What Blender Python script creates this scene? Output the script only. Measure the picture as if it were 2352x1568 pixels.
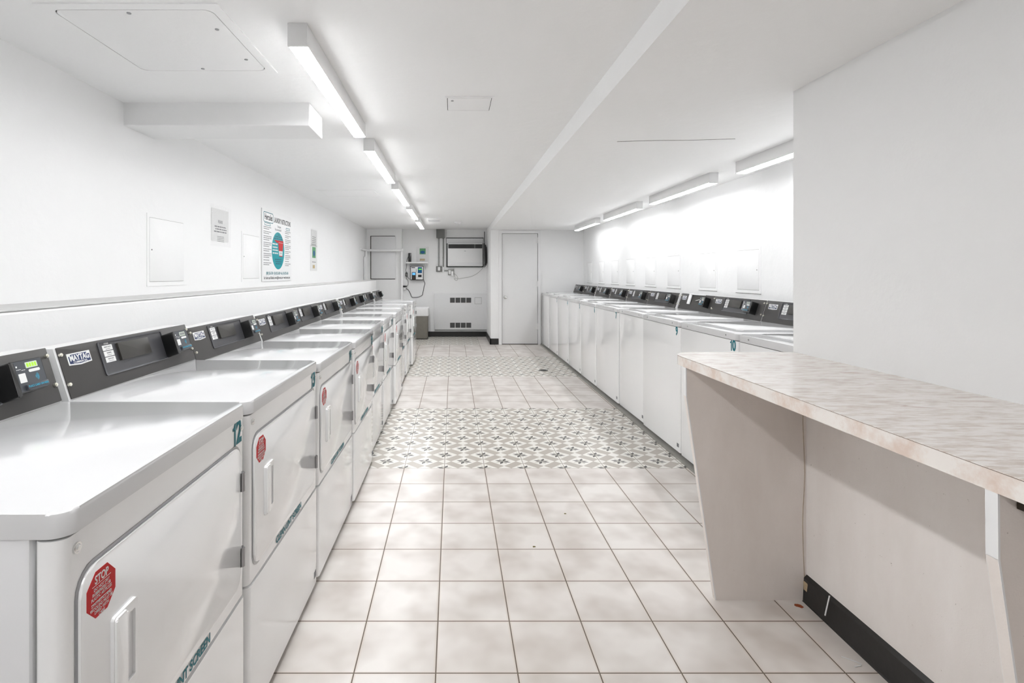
import bpy, bmesh, math, random
from mathutils import Vector, Matrix
S = bpy.context.scene
COL = S.collection
for o in list(bpy.data.objects):
    bpy.data.objects.remove(o, do_unlink=True)
random.seed(7)
PI = math.pi

# ------------------------------------------------------------------ camera, world, exposure
cd = bpy.data.cameras.new('camera')
cam = bpy.data.objects.new('camera', cd); COL.objects.link(cam)
cam.location = (0, 0, 1.28); cam.rotation_euler = (PI/2, 0, 0)
cd.sensor_width = 36.0; cd.sensor_fit = 'HORIZONTAL'
cd.lens = 36.0*1200/2352
cd.shift_x = (1176-1040)/2352; cd.shift_y = -(784-628.5)/2352
cd.clip_start = 0.02; cd.clip_end = 60
S.camera = cam
w = bpy.data.worlds.new('world'); S.world = w; w.use_nodes = True
w.node_tree.nodes['Background'].inputs[0].default_value = (0.9, 0.93, 1, 1)
w.node_tree.nodes['Background'].inputs[1].default_value = 0.55
S.view_settings.view_transform = 'Standard'; S.view_settings.look = 'None'
S.view_settings.gamma = 1; S.view_settings.use_curve_mapping = False
S.view_settings.exposure = 2.48
LAMP, LAMP_R = 8.9, 4.7          # emission of the diffusers: left line, right line

# ------------------------------------------------------------------ node helpers
def lin(c):
    return tuple((x/12.92 if x <= .04045 else ((x+.055)/1.055)**2.4) for x in c)
def rgb(r, g, b): return lin((r/255, g/255, b/255)) + (1,)
class NT:
    def __init__(s, mat): s.t = mat.node_tree; s.n = s.t.nodes; s.l = s.t.links
    def node(s, ty, **k):
        n = s.n.new(ty)
        for a, v in k.items(): setattr(n, a, v)
        return n
    def set(s, sock, v):
        if isinstance(v, bpy.types.NodeSocket): s.l.new(v, sock)
        else: sock.default_value = v
    def m(s, op, a, b=0.0, c=None):
        n = s.node('ShaderNodeMath', operation=op); s.set(n.inputs[0], a)
        s.set(n.inputs[1], b)
        if c is not None: s.set(n.inputs[2], c)
        return n.outputs[0]
    def mix(s, f, a, b):
        n = s.node('ShaderNodeMix', data_type='RGBA'); s.set(n.inputs[0], f)
        s.set(n.inputs[6], a); s.set(n.inputs[7], b); return n.outputs[2]
    def noise(s, scale, detail=3, vec=None, rough=.5):
        n = s.node('ShaderNodeTexNoise'); n.inputs['Scale'].default_value = scale
        n.inputs['Detail'].default_value = detail; n.inputs['Roughness'].default_value = rough
        if vec is not None: s.l.new(vec, n.inputs['Vector'])
        return n.outputs[0]
    def ramp(s, f, stops):
        n = s.node('ShaderNodeValToRGB'); s.set(n.inputs[0], f); e = n.color_ramp.elements
        while len(e) < len(stops): e.new(.5)
        for i, (p, c) in enumerate(stops): e[i].position = p; e[i].color = c
        return n.outputs[0]
    def pos(s): return s.node('ShaderNodeNewGeometry').outputs['Position']
    def obj(s): return s.node('ShaderNodeTexCoord').outputs['Object']
    def mapping(s, vec, scale):
        n = s.node('ShaderNodeMapping'); s.l.new(vec, n.inputs[0]); n.inputs['Scale'].default_value = scale
        return n.outputs[0]
    def bump(s, h, strength, dist=.01):
        n = s.node('ShaderNodeBump'); n.inputs['Strength'].default_value = strength
        n.inputs['Distance'].default_value = dist; s.l.new(h, n.inputs['Height']); return n.outputs[0]
def newmat(name, col=(.8, .8, .8, 1), rough=.5, metal=0, coat=0, spec=.5):
    m = bpy.data.materials.new(name); m.use_nodes = True
    b = m.node_tree.nodes['Principled BSDF']
    b.inputs['Base Color'].default_value = col; b.inputs['Roughness'].default_value = rough
    b.inputs['Metallic'].default_value = metal; b.inputs['Coat Weight'].default_value = coat
    b.inputs['Specular IOR Level'].default_value = spec
    b.inputs['Coat Roughness'].default_value = .06
    return m, b, NT(m)
def simple(name, col, rough=.5, metal=0, coat=0, spec=.5, var=.03, scale=30, bump=0, bscale=200, bdist=.001):
    m, b, t = newmat(name, col, rough, metal, coat, spec)
    p = t.obj()
    dark = tuple(c*(1-var) for c in col[:3])+(1,)
    t.set(b.inputs['Base Color'], t.mix(t.noise(scale, 3, p), dark, tuple(min(1, c*(1+var)) for c in col[:3])+(1,)))
    if bump: t.set(b.inputs['Normal'], t.bump(t.noise(bscale, 2, p), bump, bdist))
    return m
def paint(name, col, rough=.55, dirt=.04):
    m, b, t = newmat(name, col, rough)
    p = t.pos()
    n1 = t.noise(1.3, 5, p, .6); n2 = t.noise(14, 4, p)
    dark = (col[0]*(1-dirt), col[1]*(1-dirt), col[2]*(1-dirt*1.15), 1)
    t.set(b.inputs['Base Color'], t.mix(t.ramp(n1, [(.35, (0, 0, 0, 1)), (.65, (1, 1, 1, 1))]), dark, col))
    t.set(b.inputs['Normal'], t.bump(n2, .12, .02))
    return m
M = {}
M['wall'] = paint('wall_paint', (.90, .90, .90, 1), .5, .02)
M['ceil'] = paint('ceiling_paint', (.96, .96, .96, 1), .7, .012)
M['low'] = None
M['enamel'] = simple('white_enamel', (.92, .92, .92, 1), .12, 0, .6, .5, .008, 3, .03, 6, .01)
M['deck'] = simple('white_porcelain', (.68, .68, .685, 1), .14, 0, .5, .5, .006, 3, .03, 5, .01)
M['cabinet'] = simple('grey_enamel', (.78, .78, .79, 1), .35, 0, .2, .5, .01, 3)
M['console_body'] = simple('console_metal', (.74, .74, .74, 1), .3, .1, .2, .5, .01, 8)
M['plate'] = simple('charcoal_plate', rgb(64, 62, 61), .42, .15, 0, .5, .14, 900, .3, 1500, .0004)
M['bezel'] = simple('grey_bezel', rgb(84, 85, 89), .25, .5, .2, .5, .02, 20)
M['inset'] = simple('slate_inset', rgb(68, 68, 71), .35, .1, 0, .5, .05, 500)
M['window'] = simple('smoked_window', rgb(50, 48, 44), .38, 0, 0, .5, .05, 300)
M['black'] = simple('black_plastic', rgb(24, 24, 24), .3, 0, .2, .5, .05, 40)
M['reader'] = simple('reader_face', rgb(66, 70, 76), .3, 0, .2, .5, .03, 40)
M['white_label'] = simple('white_label', rgb(225, 225, 224), .5, 0, 0, .3, .01, 30)
M['navy'] = simple('navy_ink', rgb(38, 52, 92), .4, 0, 0, .4, .02, 30)
M['ink'] = simple('dark_ink', rgb(40, 40, 42), .5, 0, 0, .3, .02, 30)
M['grey_ink'] = simple('grey_ink', rgb(120, 120, 124), .5, 0, 0, .3, .02, 30)
M['teal'] = simple('teal_ink', rgb(6, 112, 124), .45, 0, 0, .3, .04, 40)
M['blue_ink'] = simple('blue_ink', rgb(70, 165, 195), .45, 0, 0, .3, .02, 40)
M['aqua'] = simple('aqua_print', rgb(0, 150, 160), .45, 0, 0, .3, .02, 4)
M['red'] = simple('red_print', rgb(196, 8, 18), .45, 0, 0, .3, .03, 40)
M['green'] = simple('green_print', rgb(96, 158, 110), .5, 0, 0, .3, .06, 60)
M['tan'] = simple('tan_print', rgb(190, 170, 130), .5, 0, 0, .3, .06, 60)
M['blue'] = simple('blue_print', rgb(20, 90, 140), .4, 0, 0, .3, .03, 60)
M['chrome'] = simple('chrome', (.75, .75, .74, 1), .22, 1, 0, .5, .02, 30)
M['screw'] = simple('screw_metal', (.78, .76, .68, 1), .3, .9, 0, .5, .02, 30)
M['hinge'] = simple('hinge_metal', (.35, .35, .36, 1), .3, .9, 0, .5, .02, 30)
M['shadowgap'] = simple('gap_shade', rgb(58, 56, 52), .8, 0, 0, .2, .1, 20)  # dark tone painted in as the shade of the gap below machines
M['baseboard'] = simple('black_cove_base', rgb(30, 29, 28), .38, 0, 0, .5, .3, 60, .2, 60, .002)
M['grey_box'] = simple('grey_steel', rgb(118, 118, 116), .5, .2, 0, .5, .04, 20)
M['pipe_grey'] = simple('galvanised_pipe', rgb(150, 150, 147), .4, .5, 0, .5, .06, 40)
M['plastic_white'] = simple('white_plastic', rgb(238, 238, 238), .35, 0, 0, .5, .01, 20)
M['board'] = paint('painted_board', rgb(232, 232, 233), .5, .04)
M['bin'] = simple('bin_grey', rgb(120, 116, 108), .35, 0, 0, .5, .12, 18)
M['bag'] = simple('bin_liner', rgb(240, 240, 240), .4, 0, 0, .5, .02, 20, .5, 30, .01)
M['cable'] = simple('black_cable', rgb(40, 40, 40), .5, 0, 0, .4, .05, 30)
M['cable_grey'] = simple('grey_cable', rgb(165, 165, 160), .5, 0, 0, .4, .05, 30)
M['groove'] = simple('panel_gap', rgb(128, 126, 122), .8, 0, 0, .2, .3, 25)
M['groove_dark'] = simple('hatch_gap', rgb(70, 68, 64), .8, 0, 0, .2, .4, 18)
M['seam'] = simple('brown_seam', rgb(84, 62, 48), .6, 0, 0, .3, .15, 30)
M['brown'] = simple('brown_bracket', rgb(70, 62, 54), .6, .3, 0, .3, .15, 30)
M['vent_dark'] = simple('vent_dark', rgb(84, 84, 84), .6, 0, 0, .3, .05, 60)
M['drain'] = simple('drain_metal', rgb(120, 120, 116), .4, .6, 0, .5, .2, 90)
M['rust'] = simple('orange_stain', rgb(150, 74, 40), .6, 0, 0, .3, .25, 60)
M['leaf'] = simple('dry_leaf', rgb(120, 112, 70), .7, 0, 0, .3, .25, 200)
def emis(name, col, st):
    m, b, t = newmat(name, col, .4)
    b.inputs['Emission Color'].default_value = col; b.inputs['Emission Strength'].default_value = st
    return m
M['tube'] = emis('lamp_diffuser', (.98, .99, 1, 1), LAMP)
M['tube_r'] = emis('lamp_diffuser_right', (.98, .99, 1, 1), LAMP_R)
M['lcd'] = emis('lcd_panel', rgb(190, 200, 185), .02)
M['lcd_digit'] = emis('lcd_digits', rgb(150, 225, 40), .12)
M['lcd_blue'] = emis('blue_screen', rgb(90, 170, 235), .14)
M['lcd_green'] = emis('green_screen', rgb(110, 220, 50), .14)
def clear(name):
    m, b, t = newmat(name, (1, 1, 1, 1), .12)
    b.inputs['Transmission Weight'].default_value = 1; b.inputs['IOR'].default_value = 1.35
    p = t.obj(); t.set(b.inputs['Normal'], t.bump(t.noise(28, 4, p), .7, .012))
    # thin film: let the light behind through
    tr = t.node('ShaderNodeBsdfTransparent'); tr.inputs[0].default_value = (1, 1, 1, 1)
    gl = t.node('ShaderNodeBsdfGlossy'); gl.inputs['Roughness'].default_value = .12
    n = t.bump(t.noise(30, 4, p), .9, .02); t.l.new(n, gl.inputs['Normal'])
    mx = t.node('ShaderNodeMixShader'); mx.inputs[0].default_value = .09
    t.l.new(tr.outputs[0], mx.inputs[1]); t.l.new(gl.outputs[0], mx.inputs[2])
    t.l.new(mx.outputs[0], t.n['Material Output'].inputs[0]); return m
M['clear'] = clear('clear_sleeve')

# worn lower paint (scuffs and stains with shapes of their own)
def worn(name, c0, c1):
    m, b, t = newmat(name, (.7, .68, .66, 1), .45)
    p = t.pos()
    st = t.noise(2.2, 6, t.mapping(p, (1, 1, .35)), .62)
    sp = t.noise(60, 3, p, .7)
    c = t.mix(t.ramp(st, [(.35, (0, 0, 0, 1)), (.7, (1, 1, 1, 1))]), c0, c1)
    c = t.mix(t.ramp(sp, [(.70, (0, 0, 0, 1)), (.78, (1, 1, 1, 1))]), c, rgb(168, 158, 148))
    t.set(b.inputs['Base Color'], c)
    t.set(b.inputs['Normal'], t.bump(t.noise(240, 3, p), .25, .002)); return m
M['worn'] = worn('scuffed_paint', rgb(236, 229, 224), rgb(252, 248, 245))
M['panel'] = worn('scuffed_panel', rgb(222, 213, 206), rgb(240, 233, 228))
def dusty():
    m, b, t = newmat('dusty_ledge', (.6, .6, .6, 1), .8)
    p = t.pos()
    t.set(b.inputs['Base Color'], t.mix(t.noise(3, 5, p), rgb(192, 192, 190), rgb(216, 216, 215))); return m
M['dust'] = dusty()
def marble(name, streak, pink):
    m, b, t = newmat(name, (.8, .78, .75, 1), .16, 0, .3)
    p = t.pos()
    v = t.mapping(p, streak)
    n1 = t.noise(9, 8, v, .66); n2 = t.noise(2.3, 5, v, .6)
    w_ = t.node('ShaderNodeTexWave'); w_.inputs['Scale'].default_value = .7
    w_.inputs['Distortion'].default_value = 14; w_.inputs['Detail'].default_value = 4; w_.inputs['Detail Scale'].default_value = 1.6
    t.l.new(v, w_.inputs['Vector'])
    base = t.mix(t.ramp(n1, [(.38, (0, 0, 0, 1)), (.56, (1, 1, 1, 1))]), rgb(212, 197, 184) if not pink else rgb(226, 207, 194), rgb(243, 237, 231))
    vein = t.ramp(w_.outputs['Fac'], [(.0, (1, 1, 1, 1)), (.05, (0, 0, 0, 1))])
    base = t.mix(t.m('MULTIPLY', vein, t.ramp(n2, [(.5, (0, 0, 0, 1)), (.7, (.7, .7, .7, 1))])), base, rgb(184, 154, 134))
    t.set(b.inputs['Base Color'], base)
    t.set(b.inputs['Roughness'], .2); return m
M['marble'] = marble('marble_laminate', (1.6, 6.5, 1), False)
M['marble_edge'] = marble('marble_edge_band', (1.2, 1.2, 1.2), True)

# ------------------------------------------------------------------ the tiled floor
TX, X0, TY, Y0 = .2612, -.0543, .24751, 1.6652
def floor_mat():
    m, b, t = newmat('floor_tiles', (.8, .77, .75, 1), .22)
    p = t.pos(); s = t.node('ShaderNodeSeparateXYZ'); t.l.new(p, s.inputs[0])
    u = t.m('DIVIDE', t.m('SUBTRACT', s.outputs[0], X0), TX)
    v = t.m('DIVIDE', t.m('SUBTRACT', s.outputs[1], Y0), TY)
    def dist(x):  # distance to nearest integer
        return t.m('ABSOLUTE', t.m('SUBTRACT', x, t.m('ROUND', x)))
    du, dv = dist(u), dist(v)
    def band(a, c):
        return t.m('MULTIPLY', t.m('GREATER_THAN', v, a), t.m('LESS_THAN', v, c))
    b3 = t.m('MULTIPLY', t.m('GREATER_THAN', v, 30), t.m('LESS_THAN', u, 2.0))
    pat = t.m('MINIMUM', t.m('ADD', t.m('ADD', band(7, 13), band(19, 25)), b3), 1)
    # plain tile
    cell = t.node('ShaderNodeCombineXYZ'); t.l.new(t.m('FLOOR', u), cell.inputs[0]); t.l.new(t.m('FLOOR', v), cell.inputs[1])
    wn = t.node('ShaderNodeTexWhiteNoise'); wn.noise_dimensions = '2D'; t.l.new(cell.outputs[0], wn.inputs['Vector'])
    mott = t.noise(6, 2, p, .45); fine = t.noise(140, 2, p)
    base = t.mix(t.ramp(mott, [(.32, (0, 0, 0, 1)), (.62, (1, 1, 1, 1))]), rgb(199, 191, 184), rgb(226, 221, 216))
    base = t.mix(t.m('MULTIPLY', wn.outputs['Value'], .22), base, rgb(213, 203, 196))
    e = t.m('MINIMUM', du, dv)
    rim = t.m('MULTIPLY', t.m('LESS_THAN', e, .03), .35)
    base = t.mix(rim, base, rgb(206, 194, 182))
    gr = t.m('LESS_THAN', e, .0085)
    base = t.mix(gr, base, t.mix(t.noise(3, 2, p), rgb(84, 70, 58), rgb(128, 114, 100)))
    # patterned tile: rotated lattice
    au = t.m('ADD', u, v); av = t.m('SUBTRACT', u, v)
    cu = t.m('SUBTRACT', au, t.m('ROUND', au)); cv = t.m('SUBTRACT', av, t.m('ROUND', av))
    k = .335
    iu = t.m('GREATER_THAN', t.m('ABSOLUTE', cu), k); iv = t.m('GREATER_THAN', t.m('ABSOLUTE', cv), k)
    strip = t.m('ABSOLUTE', t.m('SUBTRACT', iu, iv))
    # star centred on each lattice cell, back in tile axes
    sx = t.m('MULTIPLY', t.m('ADD', cu, cv), .5); sy = t.m('MULTIPLY', t.m('SUBTRACT', cu, cv), .5)
    r = t.m('SQRT', t.m('ADD', t.m('MULTIPLY', sx, sx), t.m('MULTIPLY', sy, sy)))
    a = t.m('ADD', t.m('ARCTAN2', sy, sx), 2*PI)
    ks = t.m('DIVIDE', a, PI/4); kf = t.m('FLOOR', ks)
    la = t.m('MULTIPLY', t.m('SUBTRACT', t.m('SUBTRACT', ks, kf), .5), PI/4)
    along = t.m('MULTIPLY', r, t.m('COSINE', la)); perp = t.m('ABSOLUTE', t.m('MULTIPLY', r, t.m('SINE', la)))
    R = .215
    ins = t.m('LESS_THAN', perp, t.m('MULTIPLY', t.m('MINIMUM', along, t.m('SUBTRACT', R, along)), .40))
    odd = t.m('MODULO', kf, 2.0)
    tone = t.m('MULTIPLY', wn.outputs['Value'], .35)
    white = t.mix(t.noise(5, 3, p), rgb(226, 223, 216), rgb(240, 238, 233))
    taupe = t.mix(tone, rgb(182, 174, 164), rgb(198, 193, 184))
    pc = t.mix(strip, white, taupe)
    dk = t.mix(tone, rgb(58, 55, 52), rgb(120, 117, 112))
    arm = t.mix(odd, rgb(198, 195, 186), dk)
    pc = t.mix(ins, pc, arm)
    gp = t.m('MAXIMUM', t.m('LESS_THAN', du, .007), t.m('MULTIPLY', t.m('LESS_THAN', dv, .004), .35))
    pc = t.mix(gp, pc, rgb(140, 130, 118))
    t.set(b.inputs['Base Color'], t.mix(pat, base, pc))
    t.set(b.inputs['Roughness'], t.m('ADD', t.m('MULTIPLY', t.noise(4, 1, p), .05), t.m('ADD', .29, t.m('MULTIPLY', gr, .3))))
    h = t.m('ADD', t.m('MULTIPLY', t.m('SMOOTH_MIN', e, .03, .02), 30.0), t.m('MULTIPLY', fine, .12))
    t.set(b.inputs['Normal'], t.bump(h, .35, .0015))
    return m
M['floor'] = floor_mat()

# ------------------------------------------------------------------ mesh helpers
def box(bm, x0, x1, y0, y1, z0, z1, bev=0, seg=2):
    r = bmesh.ops.create_cube(bm, size=1)
    vs = r['verts']
    for v in vs:
        v.co = Vector((x0+(v.co.x+.5)*(x1-x0), y0+(v.co.y+.5)*(y1-y0), z0+(v.co.z+.5)*(z1-z0)))
    if bev:
        es = list({e for v in vs for e in v.link_edges})
        bmesh.ops.bevel(bm, geom=es, offset=bev, segments=seg, profile=.5, affect='EDGES')
def NB(): return bmesh.new()
def obj(name, bm, mat, parent=None, smooth=True):
    me = bpy.data.meshes.new(name)
    bmesh.ops.recalc_face_normals(bm, faces=bm.faces)
    bm.to_mesh(me); bm.free()
    me.materials.append(M[mat] if isinstance(mat, str) else mat)
    if smooth:
        for p in me.polygons: p.use_smooth = True
        try: me.set_sharp_from_angle(angle=math.radians(35))
        except Exception: pass
    o = bpy.data.objects.new(name, me); COL.objects.link(o)
    if parent: o.parent = parent
    return o
def one(name, mat, parent=None, *boxes, bev=0, seg=2):
    bm = NB()
    for b_ in boxes: box(bm, *b_, bev=bev, seg=seg)
    return obj(name, bm, mat, parent)
def frame(o, a, b_):
    a = Vector(a).normalized(); b_ = Vector(b_).normalized(); n = a.cross(b_)
    m = Matrix((a, b_, n)).transposed().to_4x4(); m.translation = Vector(o); return m
def prism(bm, pts, F, d0, d1, bev=0):
    n = len(pts)
    lo = [bm.verts.new(F @ Vector((x, y, d0))) for x, y in pts]
    hi = [bm.verts.new(F @ Vector((x, y, d1))) for x, y in pts]
    bm.faces.new(lo[::-1]); top = bm.faces.new(hi)
    for i in range(n): bm.faces.new((lo[i], lo[(i+1) % n], hi[(i+1) % n], hi[i]))
    if bev: bmesh.ops.bevel(bm, geom=list(top.edges), offset=bev, segments=2, profile=.5, affect='EDGES')
def rr(x0, x1, y0, y1, r, n=5):
    out = []
    for cx, cy, a0 in ((x1-r, y1-r, 0), (x0+r, y1-r, 90), (x0+r, y0+r, 180), (x1-r, y0+r, 270)):
        for i in range(n+1):
            a = math.radians(a0+90*i/n); out.append((cx+r*math.cos(a), cy+r*math.sin(a)))
    return out
def ring(bm, outer, inner, F, d0, d1):
    n = len(outer)
    P = [[bm.verts.new(F @ Vector((x, y, d))) for x, y in pts] for pts, d in ((outer, d0), (outer, d1), (inner, d1), (inner, d0))]
    for i in range(n):
        j = (i+1) % n
        for k_ in range(4):
            a, b_ = P[k_], P[(k_+1) % 4]
            bm.faces.new((a[i], a[j], b_[j], b_[i]))
def cyl(bm, c, axis, r, h, n=20, r2=None):
    axis = Vector(axis).normalized()
    q = Vector((0, 0, 1)).rotation_difference(axis).to_matrix().to_4x4()
    q.translation = Vector(c)+axis*h/2
    bmesh.ops.create_cone(bm, cap_ends=True, segments=n, radius1=r, radius2=r if r2 is None else r2, depth=h, matrix=q)
def tube(bm, pts, r, n=8, smooth=3):
    P = [Vector(p) for p in pts]
    if smooth > 1:
        Q = []
        for i in range(len(P)-1):
            p0, p1, p2, p3 = P[max(i-1, 0)], P[i], P[i+1], P[min(i+2, len(P)-1)]
            for k_ in range(smooth):
                t = k_/smooth
                Q.append(.5*((2*p1)+(-p0+p2)*t+(2*p0-5*p1+4*p2-p3)*t*t+(-p0+3*p1-3*p2+p3)*t**3))
        Q.append(P[-1]); P = Q
    rings = []
    ref = Vector((.13, .9, .41)).normalized()
    for i, p in enumerate(P):
        d = (P[min(i+1, len(P)-1)]-P[max(i-1, 0)]).normalized()
        a = d.cross(ref).normalized(); b_ = d.cross(a)
        rings.append([bm.verts.new(p+(a*math.cos(2*PI*k_/n)+b_*math.sin(2*PI*k_/n))*r) for k_ in range(n)])
    for A, B in zip(rings, rings[1:]):
        for k_ in range(n): bm.faces.new((A[k_], A[(k_+1) % n], B[(k_+1) % n], B[k_]))
    bm.faces.new(rings[0][::-1]); bm.faces.new(rings[-1])
def text(bm, s, F, x, y, size, sx=1.0, align='CENTER', bold=0.0, d=.0004, res=3, shear=0):
    c = bpy.data.curves.new('txt', 'FONT'); c.body = s; c.size = size; c.align_x = align; c.align_y = 'CENTER'
    c.offset = bold*size; c.resolution_u = res; c.shear = shear; c.extrude = d/2
    o = bpy.data.objects.new('txt', c)
    me = bpy.data.meshes.new_from_object(o)
    me.transform(F @ Matrix.Translation((x, y, d/2)) @ Matrix.Diagonal((sx, 1, 1, 1)))
    bm.from_mesh(me)
    bpy.data.objects.remove(o); bpy.data.curves.remove(c); bpy.data.meshes.remove(me)
def bars(bm, F, x0, x1, y, h, seed=0, align='L', d=.0003):
    """a row of small dashes standing for print too small to read"""
    R_ = random.Random(seed); x = x0
    while x < x1-h:
        wd = min(h*R_.uniform(1.5, 5), x1-x)
        prism(bm, [(x, y-h/2), (x+wd, y-h/2), (x+wd, y+h/2), (x, y+h/2)], F, 0, d)
        x += wd+h*.8
def thing(name, label, cat, loc=(0, 0, 0), rz=0, group=None):
    o = bpy.data.objects.new(name, None); COL.objects.link(o)
    o.location = loc; o.rotation_euler = (0, 0, rz); o.empty_display_size = .05
    return tag(o, label, cat, group)
def tag(o, label, cat, group=None):
    o['label'] = label; o['category'] = cat
    if group: o['group'] = group
    return o
def struct(name, bm, mat, parent=None):
    o = obj(name, bm, mat, parent, smooth=False)
    if not parent: o['kind'] = 'structure'
    return o
def dup(o, parent=None):
    c = o.copy(); COL.objects.link(c)
    if parent: c.parent = parent
    for ch in list(o.children): dup(ch, c)
    return c
def fz(y): return .0046*y
FX = lambda o=(0, 0, 0): frame(o, (0, 1, 0), (0, 0, 1))      # faces +x
FBACK = lambda x, y, z: frame((x, y, z), (1, 0, 0), (0, 0, 1))  # faces -y

# ------------------------------------------------------------------ the room
XL, XR, XB, XLOW = -1.67, 2.295, 1.43, 1.376
YN, YD, YF = 10.26, 9.15, -1.75
ZL, ZR = 2.148, 2.045
bm = NB()
v = [bm.verts.new((x, y, fz(y)+d)) for d in (-.12, 0) for x, y in ((XL-.1, YF-.1), (XR+.1, YF-.1), (XR+.1, YN+.1), (XL-.1, YN+.1))]
for f in ((3, 2, 1, 0), (4, 5, 6, 7), (0, 1, 5, 4), (1, 2, 6, 5), (2, 3, 7, 6), (3, 0, 4, 7)): bm.faces.new([v[i] for i in f])
struct('floor', bm, 'floor')
bm = NB(); box(bm, XL-.1, .663, YF-.1, YN+.1, ZL, ZL+.2); box(bm, .663, XR+.1, YF-.1, YN+.1, ZR, ZL+.2)
struct('ceiling', bm, 'ceil')
bm = NB(); box(bm, XL-.1, XL, YF-.1, YN+.1, -.2, ZL+.1); box(bm, XL-.05, -1.40, YF, 9.55, -.1, 1.163, bev=.012)
struct('wall_left', bm, 'wall')
bm = NB(); box(bm, XL-.02, -1.398, YF, 9.552, 1.160, 1.1665, bev=.003); struct('trim_1', bm, 'dust')
bm = NB(); box(bm, XR, XR+.1, 2.1, YD+.1, -.2, ZL); struct('wall_right', bm, 'wall')
bm = NB(); box(bm, XB, XR+.1, YF-.1, 2.194, -.2, ZL); struct('wall_corner', bm, 'wall')
bm = NB(); box(bm, XLOW, XB+.03, YF-.1, 2.19, -.1, .915); struct('wall_low', bm, 'worn')
bm = NB(); box(bm, XL-.1, .70, YN, YN+.1, -.2, ZL+.1)
struct('wall_back', bm, 'wall')
bm = NB(); box(bm, .6645, .857, YD, YN+.1, -.2, ZL+.05); box(bm, 1.491, XR+.1, YD, YD+.1, -.2, ZL+.05); box(bm, .857, 1.491, YD, YD+.1, 1.984, ZL+.05)
box(bm, .857, 1.491, YD+.06, YD+.1, -.2, 2.0)
struct('wall_door', bm, 'wall')
bm = NB(); box(bm, XL-.1, XB+.1, YF-.1, YF, -.2, ZL+.1); struct('wall_front', bm, 'wall')
bm = NB(); box(bm, XL-.02, -.985, 10.10, YN+.02, 0, ZL+.01); struct('wall_pier', bm, 'wall')
bm = NB(); box(bm, XL-.02, -.728, 2.651, 2.918, 2.032, ZL+.01, bev=.004); struct('wall_soffit', bm, 'wall')
# cove base
bm = NB(); box(bm, -.985, .663, YN-.012, YN+.01, fz(YN)-.01, fz(YN)+.10, bev=.003); struct('baseboard_back', bm, 'baseboard')
bm = NB(); box(bm, .651, .67, YD-.012, YN, fz(YD)-.01, fz(YD)+.105, bev=.003); box(bm, .651, .80, YD-.012, YD+.01, fz(YD)-.01, fz(YD)+.105, bev=.003)
struct('baseboard_corner', bm, 'baseboard')
bm = NB()
prism(bm, [(0, 0), (-.028, 0), (-.016, .012), (-.012, .10), (0, .112)], frame((XLOW, 2.03, .0), (1, 0, 0), (0, 0, 1)), 0, 3.7)
struct('baseboard_right', bm, 'baseboard')
bm = NB()
v = [bm.verts.new((x, y, fz(y)+d)) for d in (-.01, .014) for x, y in ((1.53, 2.2), (XR, 2.2), (XR, YD), (1.53, YD))]
for f in ((3, 2, 1, 0), (4, 5, 6, 7), (0, 1, 5, 4), (1, 2, 6, 5), (2, 3, 7, 6), (3, 0, 4, 7)): bm.faces.new([v[i] for i in f])
struct('trim_2', bm, simple('grey_plinth', rgb(150, 148, 142), .6, 0, 0, .4, .12, 9))
# door
d_ = thing('door_1', 'plain white flush door with round silver knob in the far wall', 'door', (0, 0, 0)); d_['kind'] = 'structure'
one('door_leaf', 'plastic_white', d_, (.860, 1.488, YD+.005, YD+.045, fz(YD)+.012, 1.981), bev=.002)
bm = NB(); box(bm, .806, .857, YD-.02, YD+.05, fz(YD), 2.04); box(bm, 1.491, 1.538, YD-.02, YD+.05, fz(YD), 2.04); box(bm, .857, 1.491, YD-.02, YD+.05, 1.984, 2.04)
obj('door_frame', bm, 'plastic_white', d_)
bm = NB(); cyl(bm, (.923, YD+.006, .868), (0, -1, 0), .033, .008, 24); cyl(bm, (.923, YD, .868), (0, -1, 0), .011, .04, 16)
bmesh.ops.create_uvsphere(bm, u_segments=20, v_segments=12, radius=.028, matrix=Matrix.Translation((.923, YD-.055, .868)))
obj('door_knob', bm, 'chrome', d_)
for z in (1.87, 1.105, .36):
    bm = NB(); cyl(bm, (1.490, YD-.004, z-.05), (0, 0, 1), .008, .10, 12); box(bm, 1.462, 1.516, YD-.004, YD+.004, z-.05, z+.05)
    obj('hinge', bm, 'plastic_white', d_)
bm = NB(); box(bm, .857, .8605, YD+.03, YD+.05, .06, 1.984); box(bm, 1.4875, 1.491, YD+.03, YD+.05, .06, 1.984); box(bm, .857, 1.491, YD+.03, YD+.05, 1.981, 1.984); box(bm, .857, 1.491, YD+.02, YD+.05, .03, .055)
obj('door_gap', bm, 'black', d_)

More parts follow.
